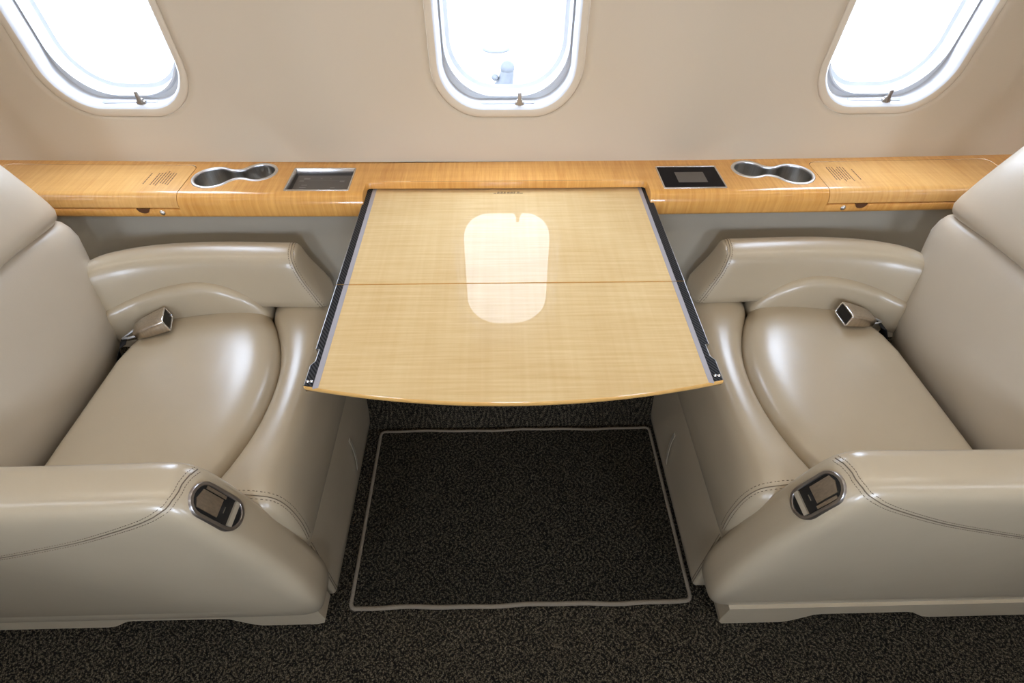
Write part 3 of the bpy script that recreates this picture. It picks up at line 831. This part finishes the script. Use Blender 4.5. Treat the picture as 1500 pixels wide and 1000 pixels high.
    g.loft([[hp(u, v, .001) for u, v in q], [hp(u, v, .0018) for u, v in q]], True, True, True)
    g.link('handle_plate', M_['bronze'], hd, smooth=False)
    g = plate((-.0325, -.0245), (-.0190, .0190), .0010, .0048); g.link('handle_lever', M_['cream_metal'], hd, smooth=False)
    g = plate((-.012, -.0105), (-.004, .006), .0010, .0030); g.link('handle_pin', M_['chrome'], hd, smooth=False)
    PLY, PLA = (.371, 0) if s < 0 else (.353, .028)
    # ---- plinth under the aisle side with arched cut-outs
    g = G()
    pl = [(.405, .11), (.401, .05), (.408, .028), (.425, .017), (.545, .017), (.565, .028), (.60, .062), (.615, .066), (.80, .066), (.815, .062), (.85, .034), (.87, .028), (1.15, .028), (1.15, .11)]
    g.loft([[P3(max(a, .401+PLA+(a-.401)*.5) if a < .43 else a+PLA, y, z) for a, z in pl] for y in (PLY, PLY+.0005, .42)], True, True, True)
    g.link('plinth', Lm, root, smooth=False)
    g = G(); g.rbox(min(X(.60), X(.95)), max(X(.60), X(.95)), .47, .82, 0, .04, .01); g.link('floor_mount', M_['black'], root)
    # ---- backrest and headrest
    def back_rings(zs, af, half_in, half_out, dep=.13, e=4.0, bulge=0):
        rings = []
        for z, ins, sag in zs:
            a0 = af(z); yi = half_in(z); yo_ = half_out(z)
            cy, hy = (yi+yo_)/2, (yo_-yi)/2
            rg = []
            nn_ = 44
            for k in range(nn_):
                t = 2*PI*k/nn_
                c, sn = math.cos(t), math.sin(t)
                py = math.copysign(abs(c)**(2/e), c); pa = math.copysign(abs(sn)**(2/2.6), sn)
                yy = cy+(hy-ins)*py
                aa = a0+dep/2-(dep/2-ins)*pa - (bulge*(1-py*py) if pa > 0 else 0)
                # the far back keeps its depth while the face crowns gently
                rg.append(P3(aa, yy, z+sag*(1-py*py)*(1 if pa > 0 else 0)))
            rings.append(rg)
        return rings
    af = lambda z: interp([(.36, .870), (.42, .860), (.46, .851), (.55, .854), (.62, .860), (.66, .866), (.69, .872)], z)
    hi = lambda z: .425
    ho = lambda z: interp([(.36, .872), (.46, .890), (.50, .907), (.55, .928), (.60, .945), (.635, .957), (.665, .957), (.69, .952)], z)
    zs = [(.36, .05, 0), (.365, .02, 0), (.38, .004, 0), (.42, 0, 0), (.46, 0, 0), (.50, 0, 0), (.54, 0, 0), (.58, 0, 0), (.61, 0, .003), (.635, 0, .012), (.655, .001, .024), (.668, .005, .032), (.676, .012, .036), (.680, .03, .036)]
    g = G(); g.loft(back_rings(zs, af, hi, ho), True, True, True)
    bk = g.link('backrest', M_['leather_back_lit'], root)
    af2 = lambda z: interp([(.66, .869), (.70, .868), (.74, .871), (.80, .882), (.90, .912), (1.0, .938), (1.1, .965)], z)
    ho2 = lambda z: interp([(.66, .952), (.70, .950), (.75, .938), (.80, .925), (.90, .905), (1.0, .88), (1.1, .85)], z)
    zs = [(.676, .03, .036), (.680, .012, .036), (.687, .005, .036), (.70, .001, .033), (.72, 0, .027), (.76, 0, .012), (.80, 0, .004), (.85, 0, 0), (.90, 0, 0), (.96, 0, 0), (1.02, 0, 0), (1.07, .004, 0), (1.09, .02, 0), (1.10, .05, 0)]
    g = G(); g.loft(back_rings(zs, af2, hi, ho2, .12, bulge=.012), True, True, True)
    g.link('headrest', M_['leather_back_lit'], root)
    return root, X
M_['leather_shaded'] = leather('seat_base_shaded', (.10, .085, .065, 1), .5)  # leather darkened so the crevice behind the cushion carries its shade in colour
seatL, XLf = make_seat(-1, 0.0, 'taupe leather club seat left of the table, facing right', 1)
seatR, XRf = make_seat(1, .018, 'taupe leather club seat right of the table, facing left', 2)

# seat belts lying at the outboard back corner of each cushion
def belt(s, X, label, ang, pos):
    root = empty('seat_belt', pos, label, 'seat belt')
    ca, sa = math.cos(ang), math.sin(ang)
    tilt = .16; K = 1.22
    def W(u, v, w):   # u along the buckle towards its open end, v across, w up
        du = Vector((-s*ca, sa, tilt)); du.normalize()
        dv = Vector((s*sa, ca, 0)); dw = du.cross(dv); dw = dw if dw.z > 0 else -dw
        return Vector(pos)+(du*u+dv*v+dw*w)*K
    def ring(u, hv, hw, r, wc): return [W(u, v, w) for v, w in rrect(0, wc, hv, hw, r, 4)]
    g = G()
    g.loft([ring(-.028, .013, .007, .004, .008), ring(-.026, .016, .0085, .005, .0088), ring(-.01, .019, .0105, .005, .0105), ring(.012, .0205, .0125, .005, .0125), ring(.027, .021, .0135, .005, .0135), ring(.030, .0205, .0130, .005, .0135), ring(.030, .0180, .0105, .004, .0135), ring(.022, .0175, .0100, .004, .0135)], True, True, False)
    b = g.link('buckle', M_['bronze'], root, sharp=50)
    g = G(); g.loft([ring(.0285, .0185, .0110, .004, .0135), ring(.0290, .002, .001, .0005, .0135)], True, False, True); g.link('buckle_mouth', M_['black'], b, smooth=False)
    g = G(); g.loft([ring(.0302, .0208, .0132, .005, .0135), ring(.0312, .0205, .0130, .005, .0135), ring(.0312, .0185, .0110, .004, .0135), ring(.0295, .0184, .0109, .004, .0135)]); g.link('buckle_rim', M_['chrome'], b)
    g = G()
    tube(g, [W(-.026, -.012, .008), W(-.040, -.008, .006), W(-.056, .001, .002)], .0022, 6)
    tube(g, [W(-.026, .012, .008), W(-.040, .008, .005), W(-.056, .001, .002)], .0022, 6)
    g.link('wire_loop', M_['wire'], root)
    g = G(); g.loft([[W(u, -.014, h), W(u, .014, h), W(u, .014, h+.0015), W(u, -.014, h+.0015)] for u, h in ((-.050, -.001), (-.064, -.006), (-.085, -.03), (-.10, -.07))], True, True, True)
    g.link('webbing', M_['strap'], root)
belt(-1, XLf, 'bronze buckle on the outboard corner of the left seat cushion', .30, (-.770, .838, .466))
belt(1, XRf, 'bronze buckle on the outboard corner of the right seat cushion', -.04, (.772, .838, .468))

# ------------------------------------------------------------------ carpet mat
mat = empty('floor_mat', (.02, .64, 0), 'dark fan-patterned carpet mat with taupe binding on the floor under the table', 'mat')
g = G()
mo = rrect(.022, .6405, .383, .2345, .012, 4)
g.loft([[(x, y, .001) for x, y in mo], [(x, y, .009) for x, y in mo]], True, True, True)
g.link('mat_pile', M_['mat'], mat, smooth=False)
pts = []
base = rrect(.022, .6405, .385, .2365, .012, 4)
for i in range(len(base)):
    p, q = base[i], base[(i+1) % len(base)]
    k_ = max(1, int(math.hypot(p[0]-q[0], p[1]-q[1])/.02))
    for k in range(k_):
        x, y = lerp(p[0], q[0], k/k_), lerp(p[1], q[1], k/k_)
        pts.append((x, y+.0016*math.sin(x*19)+.0009*math.sin(x*47), .0065))
g = G(); tube(g, pts, .0052, 8, True)
g.link('binding', M_['bind'], mat)

# ------------------------------------------------------------------ outside
g = G(); g.add([(-40, 1.9, -1.0), (40, 1.9, -1.0), (40, 60, -1.0), (-40, 60, -1.0)], [(0, 1, 2, 3)])
tag(g.link('tarmac', M_['tarmac'], smooth=False), kind='structure')
gear = empty('ground_gear', (.05, 6.0, -1.0), 'blurred pale blue-grey lump of ground equipment outside the middle window', 'equipment')
def blob(g, c, r, sq=1.0, n=14):
    rings = []
    for i in range(n//2+1):
        t = -PI/2+PI*i/(n//2)
        rings.append([(c[0]+r[0]*max(.02, math.cos(t))*math.cos(2*PI*k/n), c[1]+r[1]*max(.02, math.cos(t))*math.sin(2*PI*k/n), c[2]+r[2]*math.sin(t)) for k in range(n)])
    g.loft(rings, True, True, True)
g = G(); g.loft([[(.045+w*math.cos(2*PI*k/14)+o, 6.0+w*math.sin(2*PI*k/14), -1+z) for k in range(14)] for w, z, o in ((.13, 0, -.02), (.12, .06, -.015), (.09, .14, .02), (.075, .22, .04), (.07, .25, .045))], True, True, True)
g.link('equipment_body', M_['gear'], gear)
g = G(); blob(g, (.09, 6.0, -.735), (.08, .08, .07)); g.link('cap', M_['gear'], gear)
g = G(); blob(g, (-.045, 5.97, -.82), (.04, .04, .035)); g.link('knob', M_['gear'], gear)
g = G(); g.loft([[(-.03+w*1.5*math.cos(2*PI*k/16), 7.45+w*1.4*math.sin(2*PI*k/16), -1+z) for k in range(16)] for w, z in ((.12, 0), (.12, .03), (.09, .07), (.02, .085))], True, True, True)
tag(g.link('wheel_chock', M_['gear2']), 'faint flat pale lump on the bright tarmac beyond the blue-grey equipment', 'chock')

# ------------------------------------------------------------------ light
W = bpy.data.worlds.new('sky'); S.world = W; W.use_nodes = True
bg = W.node_tree.nodes['Background']; bg.inputs[0].default_value = (.80, .92, 1.10, 1)
# overcast sky, brighter on the side of the cabin behind the camera where the sun stands
wt = W.node_tree; tcw = N(wt, 'ShaderNodeTexCoord'); sw = N(wt, 'ShaderNodeSeparateXYZ'); L(wt, tcw.outputs['Generated'], sw.inputs[0])
mw = N(wt, 'ShaderNodeMapRange', interpolation_type='SMOOTHSTEP'); mw.inputs[1].default_value = -.6; mw.inputs[2].default_value = .4; mw.inputs[3].default_value = 27.0; mw.inputs[4].default_value = 12.5
L(wt, sw.outputs[1], mw.inputs[0]); L(wt, mw.outputs[0], bg.inputs[1])
def area(name, loc, rot, sx, sy, power, col, portal=False):
    l = bpy.data.lights.new(name, 'AREA'); l.shape = 'RECTANGLE'; l.size = sx; l.size_y = sy; l.energy = power; l.color = col
    if portal: l.cycles.is_portal = True
    o = bpy.data.objects.new(name, l); C.objects.link(o); o.location = loc; o.rotation_euler = rot; return o
for cx in WX:
    area('window_portal', (cx, wall_y(cx, 1.03)+.075, WZC), (-PI/2, 0, 0), .30, .46, 1, (1, 1, 1), True)
    area('window_portal', (cx, .4-wall_y(cx, 1.03)-.075, WZC), (PI/2, 0, 0), .30, .46, 1, (1, 1, 1), True)
# unseen fill: two long warm strips added under the headliner
area('headliner_fill', (0, .62, 1.735), (0, 0, 0), 3.6, .05, 5, (1.0, .85, .68))
area('headliner_fill', (0, -.22, 1.735), (0, 0, 0), 3.6, .05, 4, (1.0, .88, .74))

# ------------------------------------------------------------------ camera
cam = bpy.data.cameras.new('camera'); co = bpy.data.objects.new('camera', cam); C.objects.link(co)
cam.sensor_width = 36; cam.lens = 775/1500*36; cam.clip_start = .02
p, yaw, rl = math.radians(45.90718), math.radians(1.75768), math.radians(.5407343)
f = Vector((math.sin(yaw)*math.cos(p), math.cos(yaw)*math.cos(p), -math.sin(p)))
r = Vector((math.cos(yaw), -math.sin(yaw), 0)); u = r.cross(f)
r2 = r*math.cos(rl)+u*math.sin(rl); u2 = -r*math.sin(rl)+u*math.cos(rl)
m = Matrix((r2, u2, -f)).transposed().to_4x4(); m.translation = Vector((-.0184, 0, 1.28))
co.matrix_world = m
S.camera = co
S.view_settings.view_transform = 'Standard'; S.view_settings.look = 'None'
S.view_settings.exposure = 0.0; S.view_settings.gamma = 1.0
S.cycles.max_bounces = 8; S.cycles.diffuse_bounces = 5
S.cycles.sample_clamp_indirect = 6.0
